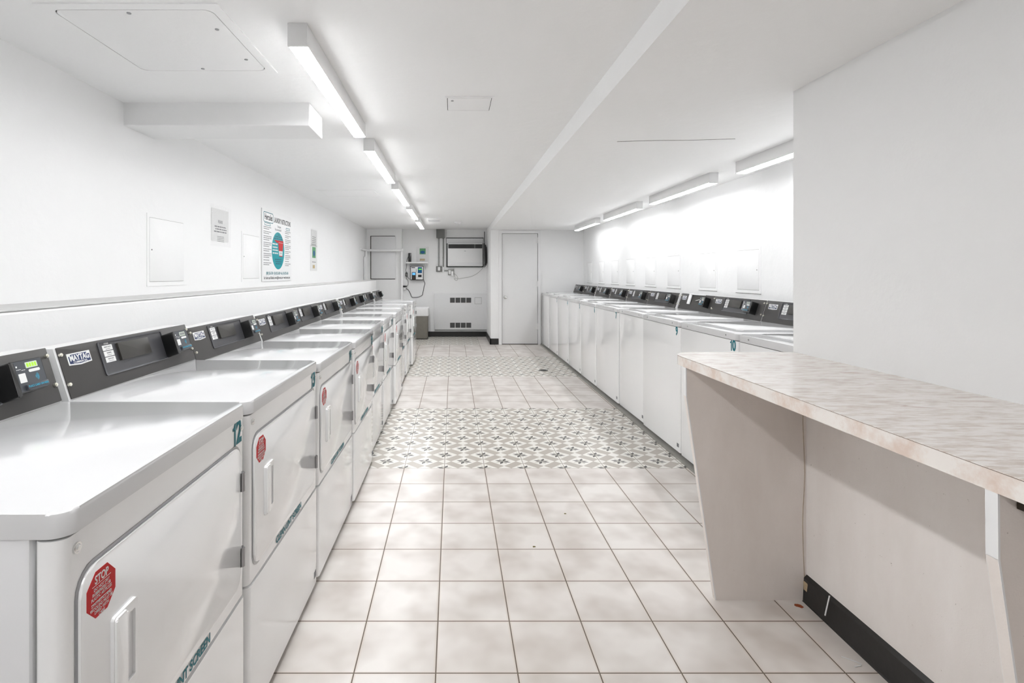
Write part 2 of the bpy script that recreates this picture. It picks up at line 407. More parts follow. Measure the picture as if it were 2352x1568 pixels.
# ------------------------------------------------------------------ ceiling lights
def make_lamp():
    t = thing('ceiling_light', '', 'ceiling light')
    bm = NB(); box(bm, -.033, .033, 0, 1.21, -.077, 0, bev=.002); obj('housing', bm, 'plastic_white', t)
    bm = NB(); box(bm, -.0315, .0315, .004, 1.206, -.082, -.068, bev=.003); obj('diffuser', bm, 'tube', t)
    for y0 in (-.003, 1.204):
        bm = NB(); box(bm, -.034, .034, y0, y0+.009, -.081, 0, bev=.001); obj('end_cap', bm, 'plastic_white', t)
    return t
lamp0 = make_lamp(); used = [False]
def lamp(x, y, z, label, g):
    t = lamp0 if not used[0] else dup(lamp0)
    used[0] = True; t.location = (x, y, z); tag(t, label, 'ceiling light', g)
g = 'strip lights along the left ceiling'
for y, lb in ((1.81, 'long lit strip light on left ceiling, nearest one with grey end cap facing camera'),
              (3.35, 'second lit strip light of the left ceiling line, just past the ceiling box'),
              (4.87, 'third lit strip light in the line on the left ceiling'),
              (6.40, 'fourth lit strip light in the left line, before the last one'),
              (7.98, 'last small looking lit strip light of left line nearest the air conditioner wall'),
              (.27, 'strip light above the camera on the left ceiling'), (-1.26, 'strip light behind the camera on the left ceiling')):
    lamp(-.538, y, ZL, lb, g)
g = 'strip lights along the right wall'
for y, lb in ((2.37, 'lit strip light above right wall, partly cut off by the near wall corner'),
              (3.95, 'lit strip light over the right washers, largest fully visible one on that side'),
              (5.52, 'third lit strip light over the right washers, second from the far wall'),
              (7.11, 'farthest lit strip light over right washers, close to the white door wall')):
    lamp(1.973, y, ZR, lb, g)
    for c in COL.objects[-1].parent.children:
        if c.name.startswith('diffuser'): c.material_slots[0].link = 'OBJECT'; c.material_slots[0].material = M['tube_r']

# ------------------------------------------------------------------ laundry machines
H, LT = .90, .036          # deck height, deck thickness
def machine(kind):
    dry = kind == 'dryer'
    W = .70; h = W/2
    t = thing('clothes_dryer' if dry else 'washing_machine', '', 'dryer' if dry else 'washing machine')
    dep = -.62 if dry else -.66
    one('base', 'shadowgap', t, (dep+.04, -.06, -h+.03, h-.03, 0, .03))  # recessed toe base, its dark colour standing in for shade under the machine
    one('cabinet', 'cabinet', t, (dep, -.048, -h+.003, h-.003, .02, H-LT+.002), bev=.006)
    cb = -.50 if dry else -.55
    bm = NB()     # deck with rounded vertical corners and soft top edge
    prism(bm, rr(dep, .006, -h+.001, h-.001, .03, 6), frame((0, 0, H-LT), (1, 0, 0), (0, 1, 0)), 0, LT, bev=.007)
    obj('top_deck', bm, 'deck', t)
    if dry:
        bm = NB(); prism(bm, rr(-.046, 0, -h+.002, h-.002, .018, 5), frame((0, 0, .398), (1, 0, 0), (0, 1, 0)), 0, H-LT-.402)
        obj('front_panel', bm, 'enamel', t)
        bm = NB(); prism(bm, rr(-.046, .003, -h+.002, h-.002, .018, 5), frame((0, 0, .022), (1, 0, 0), (0, 1, 0)), 0, .370, bev=.004)
        obj('lower_panel', bm, 'enamel', t)
        F = FX((0, 0, 0))
        bm = NB(); ring(bm, rr(-.322, .318, .428, .803, .042), rr(-.312, .308, .438, .793, .034), F, -.001, .0015); obj('door_gasket', bm, 'hinge', t)
        d = NB(); prism(d, rr(-.316, .312, .434, .797, .038), F, 0, .006, bev=.004)
        door = obj('door', d, 'enamel', t)
        # pull handle with a recess towards the hinges
        bm = NB(); ring(bm, rr(-.245, -.177, .545, .688, .006), rr(-.213, -.184, .559, .672, .004), F, .004, .012)
        prism(bm, rr(-.243, -.211, .547, .686, .005), F, .010, .016, bev=.004)
        obj('handle', bm, 'enamel', door)
        bm = NB(); prism(bm, rr(-.213, -.184, .559, .672, .004), F, .0062, .007); obj('handle_recess', bm, 'cabinet', door)
        for z in (.70, .505):
            bm = NB(); cyl(bm, (.007, .3165, z-.024), (0, 0, 1), .0065, .048, 10); box(bm, .001, .006, .305, .328, z-.024, z+.024)
            obj('hinge', bm, 'hinge', door)
        SF = F @ Matrix(((1, 0, 0, 0), (0, 1, 0, 0), (0, 0, 1, 0), (0, 0, 0, 1)))
        SF = FX((.0066, -.0188, .0366)) @ Matrix.Diagonal((.93, .93, 1, 1))
        st = NB(); prism(st, [(x-.268, y+.748) for x, y in [(.0385*math.cos(PI/8+PI/4*i), .0385*math.sin(PI/8+PI/4*i)) for i in range(8)]], F, .006, .0066)
        st = obj('warning_sticker', st, 'red', t)
        bm = NB(); text(bm, 'STOP', SF, -.268, .789, .019, .8, bold=.02)
        for i, s in enumerate(('DO NOT DRY', 'RUBBERIZED OR', 'PLASTIC ARTICLES', 'SYNTHETICS AND', 'WOOLENS MUST BE', 'DRIED WITH', 'CARE')):
            text(bm, s, SF, -.268, .7745-i*.0072-(.002 if i > 2 else 0), .0078, .85)
        for yy in (.7625, .7365): prism(bm, [(-.291, yy), (-.245, yy), (-.245, yy+.0007), (-.291, yy+.0007)], F, .0066, .007)
        obj('sticker_text', bm, 'white_label', st)
        bm = NB(); text(bm, 'CLEAN LINT SCREEN', F @ Matrix.Translation((0, 0, .0016)), .003, .4135, .030, .94, bold=.022, d=.0006)
        obj('lint_lettering', bm, 'teal', t)
        bm = NB(); prism(bm, rr(-h+.37+.28, -h+.37+.31, .05, .075, .001), F, .003, .0036)
        obj('rating_label', bm, 'grey_ink', t)
        for y in (-.318, .322):
            bm = NB(); cyl(bm, (0, y, H-LT-.026), (1, 0, 0), .0085, .003, 16); cyl(bm, (.003, y, H-LT-.026), (1, 0, 0), .006, .003, 12, .004)
            obj('screw', bm, 'chrome', t)
    else:
        bm = NB(); prism(bm, rr(-.046, 0, -h+.002, h-.002, .014, 5), frame((0, 0, .018), (1, 0, 0), (0, 1, 0)), 0, H-LT-.022)
        obj('front_panel', bm, 'enamel', t)
        FT = frame((0, 0, H), (1, 0, 0), (0, 1, 0))
        bm = NB(); prism(bm, rr(-.50, -.055, -.255, .255, .03), FT, -.002, .012, bev=.008)
        obj('wash_lid', bm, 'deck', t)
        bm = NB(); prism(bm, rr(-.075, -.058, -.06, .06, .006), FT, .011, .0125); obj('lid_pull', bm, 'cabinet', t)
        for y in (-.235, .235):
            bm = NB(); cyl(bm, (.006, y, H-LT+.019), (1, 0, 0), .0045, .002, 14); obj('screw', bm, 'hinge', t)
        bm = NB(); prism(bm, rr(.295, .325, .05, .075, .001), FX(), 0, .0006); obj('rating_label', bm, 'grey_ink', t)
    # console -----------------------------------------------------
    bz = H+.003; hh = .146; sl = Vector((-.045, 0, .139)).normalized(); back = dep if dry else -.68
    prof = [(cb, bz), (cb+sl.x*hh, bz+sl.z*hh), (back, bz+sl.z*hh-.002), (back, bz-.01), (cb, bz-.003)]
    bm = NB(); prism(bm, prof, frame((0, h-.002, 0), (1, 0, 0), (0, 0, 1)), 0, W-.004)
    con = obj('console', bm, 'console_body', t)
    K = frame((cb, 0, bz), (0, 1, 0), sl)
    K1 = K @ Matrix.Translation((0, 0, .003))
    bm = NB(); prism(bm, rr(-h+.003, h-.003, 0, hh+.001, .002), K, 0, .003, bev=.001); pl = obj('face_plate', bm, 'plate', con)
    bm = NB(); ring(bm, rr(-.182, .165, .034, .141, .008), rr(-.177, .160, .039, .136, .005), K1, 0, .0035); obj('bezel', bm, 'bezel', con)
    bm = NB(); prism(bm, rr(-.178, .161, .038, .137, .006), K1, 0, .0008); obj('control_inset', bm, 'inset', con)
    bm = NB(); prism(bm, rr(-.098, .066, .070, .127, .002), K1, .0006, .0085, bev=.0015); obj('display_window', bm, 'window', con)
    n = 3 if dry else 4
    names = ('HEAVY DUTY', 'NORMAL', 'DELICATES', 'PERM PRESS')
    zt = .1285; hl = (.0565 if dry else .066)/n
    F4 = K1 @ Matrix.Translation((0, 0, .0014))
    for side in ((0,) if dry else (0, 1)):
        x0 = -.163 if side == 0 else .083
        for i in range(n):
            y1 = zt-i*hl
            bm = NB(); prism(bm, rr(x0, x0+.046, y1-hl+.0012, y1-.0012, .001), K1, .0006, .0014)
            lab = obj('cycle_label', bm, 'white_label', con)
            bm = NB(); text(bm, names[i], F4, x0+.024, y1-hl*.38, .0062, .85)
            bars(bm, F4, x0+.013, x0+.034, y1-hl*.72, .0016, i)
            obj('label_text', bm, 'grey_ink', lab) if False else (setattr(obj('label_text', bm, 'grey_ink', con), 'parent', con))
    bm = NB(); text(bm, 'CYCLES', K1 @ Matrix.Translation((0, 0, .0008)), -.141, .1325, .0060, 1, bold=.02); obj('cycles_lettering', bm, 'white_label', con)
    for sx_, sy_ in ((-.335, .125), (-.335, .04), (.338, .045), (.338, .125)):
        bm = NB(); c = K1 @ Vector((sx_, sy_, 0)); ax = K1.to_3x3() @ Vector((0, 0, 1))
        cyl(bm, c, ax, .0052, .006, 12); cyl(bm, c+ax*.006, ax, .0034, .002, 10); obj('screw', bm, 'screw', con)
    # badge
    B = K1 @ Matrix.Translation((-.267, .107, 0))
    bm = NB(); prism(bm, [(-.046, -.016), (0, -.0195), (.046, -.016), (.046, .017), (-.046, .017)], B, 0, .0015)
    bad = obj('badge', bm, 'white_label', t)
    bm = NB(); prism(bm, [(-.042, -.0125), (0, -.0155), (.042, -.0125), (.042, .0075), (.030, .0135), (-.030, .0135), (-.042, .0075)], B, .0015, .0019)
    obj('badge_field', bm, 'navy', bad)
    bm = NB(); text(bm, 'MAYTAG', B @ Matrix.Translation((0, 0, .0019)), 0, .0022, .0235, .82, bold=.03); text(bm, 'COMMERCIAL', B @ Matrix.Translation((0, 0, .0019)), 0, -.0105, .0078, 1.15, bold=.01)
    obj('badge_lettering', bm, 'white_label', bad)
    # card reader
    x0, x1 = .158, .268
    pr = .040
    bm = NB(); prism(bm, rr(x0, x1, .044, .122, .006), K1, 0, pr, bev=.005)
    prism(bm, rr(x0, x0+.014, .036, .122, .004), K1, 0, pr+.006, bev=.004) if dry else prism(bm, rr(x1-.014, x1, .036, .122, .004), K1, 0, pr+.006, bev=.004)
    rd = obj('card_reader', bm, 'black', t)
    R = K1 @ Matrix.Translation((x0+(.015 if dry else 0), .044, pr)) @ Matrix.Diagonal((.95, .86, 1, 1))
    bm = NB(); prism(bm, rr(.002, .097, .003, .089, .004), R, 0, .0008); obj('reader_face', bm, 'reader', rd)
    R1 = R @ Matrix.Translation((0, 0, .0008))
    bm = NB(); prism(bm, rr(.040, .080, .066, .083, .002), R1, 0, .0006); obj('reader_display', bm, 'lcd', rd)
    bm = NB()
    for i in range(4): prism(bm, rr(.044+i*.0088, .050+i*.0088, .069, .080, .001), R1, .0006, .0009)
    obj('display_digits', bm, 'grey_ink', rd)
    bm = NB(); prism(bm, rr(.046, .084, .0535, .062, .004), R1, 0, .0005)
    prism(bm, rr(.010, .032, .028, .054, .001), R1, 0, .0005)
    bars(bm, R1, .008, .022, .066, .0014, 3); bars(bm, R1, .024, .038, .063, .0014, 5)
    prism(bm, rr(.008, .013, .072, .077, .002), R1, 0, .0005)
    obj('reader_labels', bm, 'white_label', rd)
    bm = NB(); text(bm, 'PAYRANGE' if False else '', R1, 0, 0, .006)
    for k_ in range(4):
        rad = .004+.0032*k_
        pts = [(.060+rad*math.cos(a), .038+rad*math.sin(a)) for a in [math.radians(-50+100*i/8) for i in range(9)]]
        for p, q in zip(pts, pts[1:]):
            prism(bm, [p, (p[0]+.0013, p[1]), (q[0]+.0013, q[1]), q], R1, 0, .0004)
    text(bm, 'PLACE CARD ON HERE', R1 @ Matrix.Translation((0, 0, .0075)), .056, .0135, .0082, .8, bold=.01)
    obj('reader_print', bm, 'blue_ink', rd)
    bm = NB(); prism(bm, rr(.020, .094, .004, .022, .006), R1, 0, .007, bev=.002); obj('card_rest', bm, 'reader', rd)
    return t, pl
def number(t, s, x=.293, z=.831, size=.082):
    bm = NB(); F = FX((.0005, 0, 0)); hgt = .058; adv = .031; w0 = len(s)*adv; b0 = z-hgt/2
    for i, ch in enumerate(s):
        cx = x-w0/2+adv*(i+.5)
        if ch == '1':
            prism(bm, [(cx+.001, b0), (cx+.009, b0), (cx+.009, b0+hgt), (cx+.003, b0+hgt), (cx-.001, b0+hgt*.86), (cx-.009, b0+hgt*.80), (cx-.009, b0+hgt*.70), (cx+.001, b0+hgt*.72)], F, 0, .0006)
        else: text(bm, ch, F, cx, z, size, .84, bold=.035, d=.0006)
    obj('number_decal', bm, 'teal', t)
dryer0, dplate = machine('dryer')
washer0, wplate = machine('washer')
def plate_of(t):
    con = [c for c in t.children if c.name.startswith('console')][0]
    return [c for c in con.children if c.name.startswith('face_plate')][0]
def place(src, first, xs, y0, y1, Htop, z0, right, num, label, grp, strip=0):
    """xs: front x at the near and the far end; Htop: deck height in the room"""
    t = src if first else dup(src)
    W = y1-y0
    xn, xf = xs; ym = (y0+y1)/2; xm = (xn+xf)/2
    yaw = math.atan2(xf-xn, W) if W > 0 and y1 < 3 else 0
    if right: t.location = (xm+.006, ym, z0); t.rotation_euler = (0, 0, PI-yaw)
    else: t.location = (xm-.006, ym, z0); t.rotation_euler = (0, 0, -yaw)
    t.scale = (1, (W-.003)/.70, (Htop-z0)/H)
    tag(t, label, src['category'], grp)
    if num: number(t, num)
    if strip:
        p = plate_of(t); p.scale = (1, 1-strip/.70, 1)
        p.location = (0, strip/2 if not right else -strip/2, 0)
    return t
# the front line of each dryer follows the photograph: some stand a little further out
grp = 'dryers in the row along the left wall'
D = [(.757, 1.43, .563, .563, .930, '12', 0, 'nearest dryer on the left, numbered 12, its side and front corner facing the camera'),
     (1.440, 2.14, .560, .551, .926, '13', .007, 'second dryer in the left row, numbered 13, next to dryer 12'),
     (2.14, 2.85, .548, .542, .911, '14', 0, 'third dryer in the left row, numbered 14, between dryers 13 and 15'),
     (2.85, 3.55, .5415, .530, .905, '15', .012, 'fourth dryer in the left row, numbered 15, last before the two set back'),
     (3.55, 4.25, .561, .561, .902, '16', 0, 'fifth dryer in left row, set slightly back behind dryer 15'),
     (4.25, 4.95, .561, .561, .900, '17', 0, 'sixth dryer in left row, set back, just before a protruding one'),
     (4.95, 5.65, .536, .546, .900, '', .026, 'seventh dryer in left row, sticking out so its white side edge shows'),
     (5.65, 6.35, .565, .5715, .900, '', 0, 'eighth dryer in left row, third from the far end'),
     (6.35, 7.05, .565, .5605, .900, '', 0, 'ninth dryer in left row, second from the far end'),
     (7.05, 7.75, .546, .533, .902, '', .014, 'last dryer of the left row, standing in front of the waste bin')]
for i, (y0, y1, xn, xf, hz, num, st, lb) in reversed(list(enumerate(D))):
    tt = place(dryer0, i == 0, (-xn, -xf), y0, y1, hz, fz((y0+y1)/2), False, num, lb, grp, st)
    if i == 0:
        for c in [q for p in tt.children for q in p.children if q.name.startswith('display_digits')]:
            c.material_slots[0].link = 'OBJECT'; c.material_slots[0].material = M['lcd_digit']
grp = 'washers in the row along the right wall'
Wm = [(2.20, 2.845, 1.55, '', 0, 'rightmost washer, mostly hidden behind the marble counter and the near wall corner'),
      (2.845, 3.57, 1.55, '10', .016, 'washer numbered 10 behind the far end of the marble counter'),
      (3.57, 4.28, 1.55, '9', 0, 'washer numbered 9 on the right, with white cycle labels either side of its window'),
      (4.28, 4.92, 1.562, '', 0, 'right row washer with broken control window and a white label hanging loose'),
      (4.92, 5.68, 1.552, '7', .026, 'washer numbered 7 on the right, a white console edge at its near side'),
      (5.68, 6.35, 1.55, '6', 0, 'washer numbered 6 in the right row, between washers 5 and 7'),
      (6.35, 7.03, 1.55, '5', .012, 'washer numbered 5 in the right row, fifth from the far door wall'),
      (7.03, 7.75, 1.55, '4', .012, 'washer numbered 4 in the right row, third from the door wall'),
      (7.75, 8.47, 1.55, '3', .03, 'washer numbered 3 in the right row, second from the far door wall'),
      (8.47, 9.12, 1.548, '', 0, 'last washer of the right row, tucked in the corner beside the white door')]
for i, (y0, y1, x, num, st, lb) in reversed(list(enumerate(Wm))):
    tt = place(washer0, i == 0, (x, x), y0, y1, .951, fz((y0+y1)/2)+.0145, True, num, lb, grp, st)
    if i == 3:   # the broken one: no window or labels, a white label flap, loose fittings
        con = [c for c in tt.children if c.name.startswith('console')][0]
        for c in list(con.children):
            if any(c.name.startswith(k_) for k_ in ('display_window', 'cycle_label', 'label_text', 'bezel', 'cycles_lettering', 'control_inset')):
                bpy.data.objects.remove(c)
        K = frame((-.55, 0, H+.003), (0, 1, 0), (-.045, 0, .139)) @ Matrix.Translation((0, 0, .003))
        bm = NB(); prism(bm, rr(-.16, .16, .055, .135, .004), K, 0, .001); obj('window_opening', bm, 'window', con)
        bm = NB(); prism(bm, rr(-.155, -.10, .052, .146, .004), K, .004, .012, bev=.002); prism(bm, rr(-.155, .16, .139, .147, .003), K, .002, .014, bev=.002)
        o = obj('loose_label', bm, 'plastic_white', con); o['label'] = 'white label strip hanging loose over the console'
        bm = NB(); c1 = K @ Vector((.06, .085, .012)); tube(bm, [K @ Vector(p) for p in ((.0, .09, .006), (.05, .088, .02), (.10, .098, .015), (.13, .085, .02), (.10, .075, .012))], .003)
        obj('loose_wire', bm, 'chrome', con)

# ------------------------------------------------------------------ folding counter on the right
ct = thing('folding_counter', 'marble patterned laminate counter with white slanted supports fixed to the right wall', 'counter', (1.38, .9, 0))
XE, YE, ZC = .907, 2.19, .952
def ctop(inset, r=.10, xin=None):
    x0, x1, y0, y1 = XE+inset, XB-.0005, -1.2, YE-inset
    pts = [(x1, y0), (x1, y1)]
    for i in range(13):
        a = math.radians(90+90*i/12); pts.append((x0+r+r*math.cos(a), y1-r+r*math.sin(a)))
    pts.append((x0, y0)); return pts
FT = frame((0, 0, 0), (1, 0, 0), (0, 1, 0))
def cobj(name, bm, mat):
    o = obj(name, bm, mat); o.parent = ct; o.matrix_parent_inverse = Matrix.Translation((-1.38, -.9, 0)); return o
bm = NB(); prism(bm, ctop(0), FT, ZC-.038, ZC-.0025); cobj('counter_slab', bm, 'marble_edge')
bm = NB(); prism(bm, ctop(.0006), FT, ZC-.003, ZC-.0014); cobj('edge_seam', bm, 'seam')
bm = NB(); prism(bm, ctop(.0003), FT, ZC-.0015, ZC); cobj('laminate_top', bm, 'marble')
def support(y0):
    z0 = fz(y0)
    F = frame((0, y0+.02, 0), (1, 0, 0), (0, 0, 1))
    prof = [(XE+.0, ZC-.038), (XLOW, ZC-.038), (XLOW, z0), (1.022, z0), (XE+.001, .803)]
    bm = NB(); prism(bm, prof[::-1], F, 0, .020); o = cobj('support_panel', bm, 'panel')
    ed = [(XE, ZC-.0385), (XE+.0035, ZC-.0385), (XE+.0045, .803), (1.0255, z0+.001), (1.022, z0+.001), (XE+.001, .803)]
    bm = NB(); prism(bm, ed, frame((0, y0+.0205, 0), (1, 0, 0), (0, 0, 1)), 0, .021); e_ = cobj('support_edge', bm, 'plastic_white')
support(2.034); support(.870)
bm = NB(); box(bm, XE+.03, XE+.20, .84, .868, ZC-.062, ZC-.038); box(bm, XE+.05, XE+.19, .80, .868, ZC-.042, ZC-.038); cyl(bm, (XE+.07, .842, ZC-.05), (0, -1, 0), .005, .004, 10); cobj('bracket', bm, 'brown')
bm = NB(); tube(bm, [(1.365, 2.0335, .90), (1.363, 2.0335, .70), (1.37, 2.0335, .5), (1.362, 2.0335, .3), (1.372, 2.033, .02)], .0016, 6)
cobj('old_glue', bm, simple('old_glue', rgb(186, 170, 152), .7, 0, 0, .3, .3, 60))
bm = NB(); box(bm, 1.362, 1.3755, 2.005, 2.033, .012, .09, bev=.005); cobj('crumbling_filler', bm, simple('filler', rgb(190, 170, 140), .8, 0, 0, .3, .3, 80, .8, 60, .01))
bm = NB(); tube(bm, [(1.346, 1.889, .045), (1.362, 1.889, .116)], .0024, 6, 1)
tag(obj('white_stick', bm, 'plastic_white'), 'thin white plastic stick leaning on the black base under the counter', 'stick')

# ------------------------------------------------------------------ ceiling hatches, vent, detector
def hatch(name, label, cat, x0, x1, y0, y1, z, screws, fr=.035, r=.03, gap='groove_dark', grp=None):
    t = thing(name, label, cat, ((x0+x1)/2, (y0+y1)/2, z), 0, grp)
    F = frame((0, 0, 0), (1, 0, 0), (0, -1, 0))
    a, b_ = (x1-x0)/2, (y1-y0)/2
    bm = NB(); ring(bm, rr(-a-fr, a+fr, -b_-fr, b_+fr, .006), rr(-a, a, -b_, b_, r), F, -.004, .005); obj('hatch_frame', bm, 'ceil', t)
    bm = NB(); prism(bm, rr(-a, a, -b_, b_, r), F, -.004, .001); obj('hatch_gap', bm, gap, t)
    bm = NB(); prism(bm, rr(-a+.003, a-.003, -b_+.003, b_-.003, r), F, 0, .005, bev=.001); obj('hatch_cover', bm, 'ceil', t)
    for sx_, sy_ in screws:
        bm = NB(); cyl(bm, (sx_, sy_, -.005), (0, 0, -1), .007, .002, 12); obj('screw', bm, 'hinge', t)
hatch('ceiling_hatch', 'large square access hatch with visible screws in the ceiling at upper left', 'hatch', -1.315, -.79, 1.708, 2.222, ZL, [(-.02, -.235), (.22, -.12), (.22, .14), (0, .235)])
hatch('ceiling_hatch', 'small rectangular access hatch in the middle of the ceiling', 'hatch', -.028, .193, 2.568, 2.766, ZL, [(-.085, -.06)], .012, .002)
hatch('ceiling_hatch', 'faint painted over hatch in the left ceiling past the second light', 'hatch', -1.40, -.83, 5.42, 5.85, ZL, [], .02, .004, 'groove')
t = thing('ceiling_vent', 'small flat vent box on the ceiling near the air conditioner wall', 'vent', (-.30, 8.33, ZL))
one('vent_body', 'ceil', t, (-.105, .105, -.17, .17, -.022, 0), bev=.004)
for i in range(5): one('slat', 'cabinet', t, (-.09, .09, -.13+i*.06, -.10+i*.06, -.025, -.021))
t = thing('smoke_detector', 'small round white detector on the ceiling before the air conditioner', 'smoke detector', (.092, 8.77, ZL))
bm = NB(); cyl(bm, (0, 0, 0), (0, 0, -1), .065, .02, 28, .06); obj('mount', bm, 'plastic_white', t)
bm = NB(); cyl(bm, (0, 0, -.02), (0, 0, -1), .045, .018, 28, .03); obj('sensor_head', bm, 'plastic_white', t)
bm = NB(); tube(bm, [(.95, 3.02, ZR-.001), (1.15, 3.0, ZR-.001), (1.35, 2.99, ZR-.001), (1.6, 2.96, ZR-.001)], .0012, 5)
o = obj('trim_3', bm, 'groove'); o['kind'] = 'structure'

# ------------------------------------------------------------------ wall access panels
def wallpanel(side, y0, y1, z0, z1, label, grp, ledge=False, bold=1.0):
    x = XL if side < 0 else XR
    t = thing('access_panel', label, 'access panel', (x, (y0+y1)/2, (z0+z1)/2), 0, grp)
    F = frame((0, 0, 0), (0, 1, 0), (0, 0, 1)) if side < 0 else frame((0, 0, 0), (0, -1, 0), (0, 0, 1))
    a, b_ = (y1-y0)/2, (z1-z0)/2
    bm = NB(); prism(bm, rr(-a, a, -b_, b_, .004), F, 0, .0016); obj('panel_gap', bm, 'groove', t)
    bm = NB(); prism(bm, rr(-a+.0016, a-.0016, -b_+.002, b_-.0016, .004), F, .0005, .004, bev=.001); obj('panel_door', bm, 'wall', t)
    bm = NB(); ring(bm, rr(-a-.022, a+.022, -b_-.024, b_+.022, .003), rr(-a, a, -b_, b_, .004), F, -.001, .003); obj('panel_frame', bm, 'wall', t)
    if ledge:
        bm = NB(); prism(bm, rr(-a-.022, a+.022, -b_-.028, -b_-.024, .001), F, 0, .003); obj('frame_gap', bm, 'groove', t)
    bm = NB(); cyl(bm, F @ Vector((a-.025 if side > 0 else -a+.02, 0, .004)), F.to_3x3() @ Vector((0, 0, 1)), .004, .002, 10); obj('latch', bm, 'groove', t)
gl = 'painted access panels on the left wall'; gr_ = 'painted access panels above the washers'
wallpanel(-1, 2.871, 3.237, 1.235, 1.592, 'faint white access panel on the left wall, left of the taped notices', gl)
wallpanel(-1, 4.149, 4.50, 1.24, 1.597, 'faint white access panel on left wall just left of the instructions poster', gl)
RP = [(3.91, 4.212, 'nearest and largest looking white access panel on the right wall, beside the near wall corner'),
      (4.556, 4.851, 'second access panel from the camera on the right wall'),
      (5.278, 5.578, 'third access panel from the camera on the right wall'),
      (5.916, 6.22, 'fourth access panel from the camera on the right wall'),
      (6.60, 6.90, 'fifth access panel on the right wall, fourth from the far corner'),
      (7.24, 7.55, 'sixth access panel on the right wall, third from the far corner'),
      (7.93, 8.20, 'seventh access panel on the right wall, second from the far corner'),
      (8.61, 8.90, 'last access panel on the right wall, closest to the far corner')]
for y0, y1, lb in RP: wallpanel(1, y0, y1, 1.154, 1.464, lb, gr_, True)

# ------------------------------------------------------------------ notices on the left wall
def leftF(y, z, x=XL): return frame((x, y, z), (0, 1, 0), (0, 0, 1))
P = leftF(0, 0)
t = thing('taped_notice', 'white paper notice in a crinkled clear plastic sleeve, left of the poster', 'notice', (XL, 3.75, 1.62))
L = frame((0, 0, 0), (0, 1, 0), (0, 0, 1))
bm = NB(); prism(bm, rr(-.135, .135, -.11, .12, .002), L, .001, .002); obj('paper', bm, 'white_label', t)
bm = NB()
text(bm, 'PLEASE', L, 0, .03, .03, .8, d=.0025)
for i, (a, b_) in enumerate(((-.09, .09), (-.08, .10), (-.10, .10))): bars(bm, L @ Matrix.Translation((0, 0, .002)), a, b_, -.005-i*.018, .008, i)
for i in range(4): bars(bm, L @ Matrix.Translation((0, 0, .002)), -.05, .06, -.075-i*.011, .004, i+9)
bm2 = bm; obj('notice_print', bm2, 'grey_ink', t)
bm = NB()
nx, nz = 14, 16; R_ = random.Random(3)
G = [[bm.verts.new(L @ Vector((-.165+.33*i/nx, -.145+.29*j/nz, .006+.006*R_.random()*(j/nz)))) for i in range(nx+1)] for j in range(nz+1)]
for j in range(nz):
    for i in range(nx): bm.faces.new((G[j][i], G[j][i+1], G[j+1][i+1], G[j+1][i]))
obj('plastic_sleeve', bm, 'clear', t)
# poster
t = thing('instruction_poster', 'laundry instructions poster with teal circle and red measuring cup on left wall', 'poster', (XL, 4.964, 1.53))
pw, ph = .41, .318
bm = NB(); prism(bm, rr(-pw, pw, -ph, ph+.008, .002), L, .002, .008); obj('poster_sheet', bm, 'plastic_white', t)
L1 = L @ Matrix.Translation((0, 0, .008))
bm = NB(); text(bm, 'LAUNDRY INSTRUCTIONS', L1, .140, .250, .066, .62, bold=.02); obj('poster_title', bm, 'ink', t)
bm = NB(); text(bm, 'Hercules', L1, -.250, .257, .076, .74, bold=.02); obj('poster_logo', bm, 'ink', t)
bm = NB(); text(bm, 'Recommended', L1, .01, .166, .034, .85); obj('poster_subtitle', bm, 'grey_ink', t)
bm = NB(); text(bm, 'For Service and Refunds: service@hercnet.com \u2022 www.hercnet.com', L1, 0, -.288, .036, .74, bold=.01)
obj('poster_lettering', bm, 'ink', t)
bm = NB(); ring(bm, rr(-.378, -.128, .210, .302, .02), rr(-.372, -.134, .216, .296, .016), L1, 0, .0006); obj('logo_frame', bm, 'teal', t)
for xa, xb in ((-.35, -.20), (.24, .36)):
    bm = NB(); ring(bm, rr(xa, xb, .182, .206, .004), rr(xa+.005, xb-.005, .187, .201, .002), L1, 0, .0006); obj('heading_box', bm, 'teal', t)
bm = NB(); text(bm, '(800) 526-5760 \u2022 (516) 822-6300 \u2022 Fax (516) 822-6306', L1, 0, -.246, .036, .78, bold=.015)
obj('poster_phone_line', bm, 'teal', t)
for xa, wd in ((-.375, .20), (.215, .17)):
    bm = NB(); yy = .168
    for i, n_ in enumerate((2, 2, 3, 3, 2, 3, 1, 2)):
        for k_ in range(n_):
            bars(bm, L1, xa, xa+wd*(1-.3*(k_ == n_-1)), yy, .0065, i*7+k_+int(xa > 0)); yy -= .0165
        yy -= .008
    obj('small_print_column', bm, 'grey_ink', t)
bm = NB(); text(bm, 'Detergent', L1, .04, .197, .03, .8); obj('poster_caption', bm, 'grey_ink', t)
bm = NB(); prism(bm, [(.01+.178*math.cos(2*PI*i/48), -.032+.176*math.sin(2*PI*i/48)) for i in range(48)], L1, 0, .0006); obj('poster_circle', bm, 'aqua', t)
L2 = L1 @ Matrix.Translation((0, .023, .0006))
bm = NB(); prism(bm, [(-.10, .043), (.155, .045), (.155, .030), (.135, -.055), (.025, -.055), (.012, .018), (-.04, .020)], L2, 0, .0006)
prism(bm, [(.036, -.108), (.128, -.108), (.130, -.100), (.034, -.100)], L2, 0, .0006); obj('red_cup', bm, 'red', t)
bm = NB(); prism(bm, [(.035, -.100), (.128, -.100), (.135, -.055), (.028, -.055)], L2, 0, .0006)
for i, z in enumerate((.005, -.025, -.052, -.080)): bars(bm, L2, -.145, .005, z, .013, i+2)
prism(bm, [(.018, .022), (.15, .022), (.15, .025), (.018, .025)], L2, .0006, .001)
obj('white_print', bm, 'white_label', t)
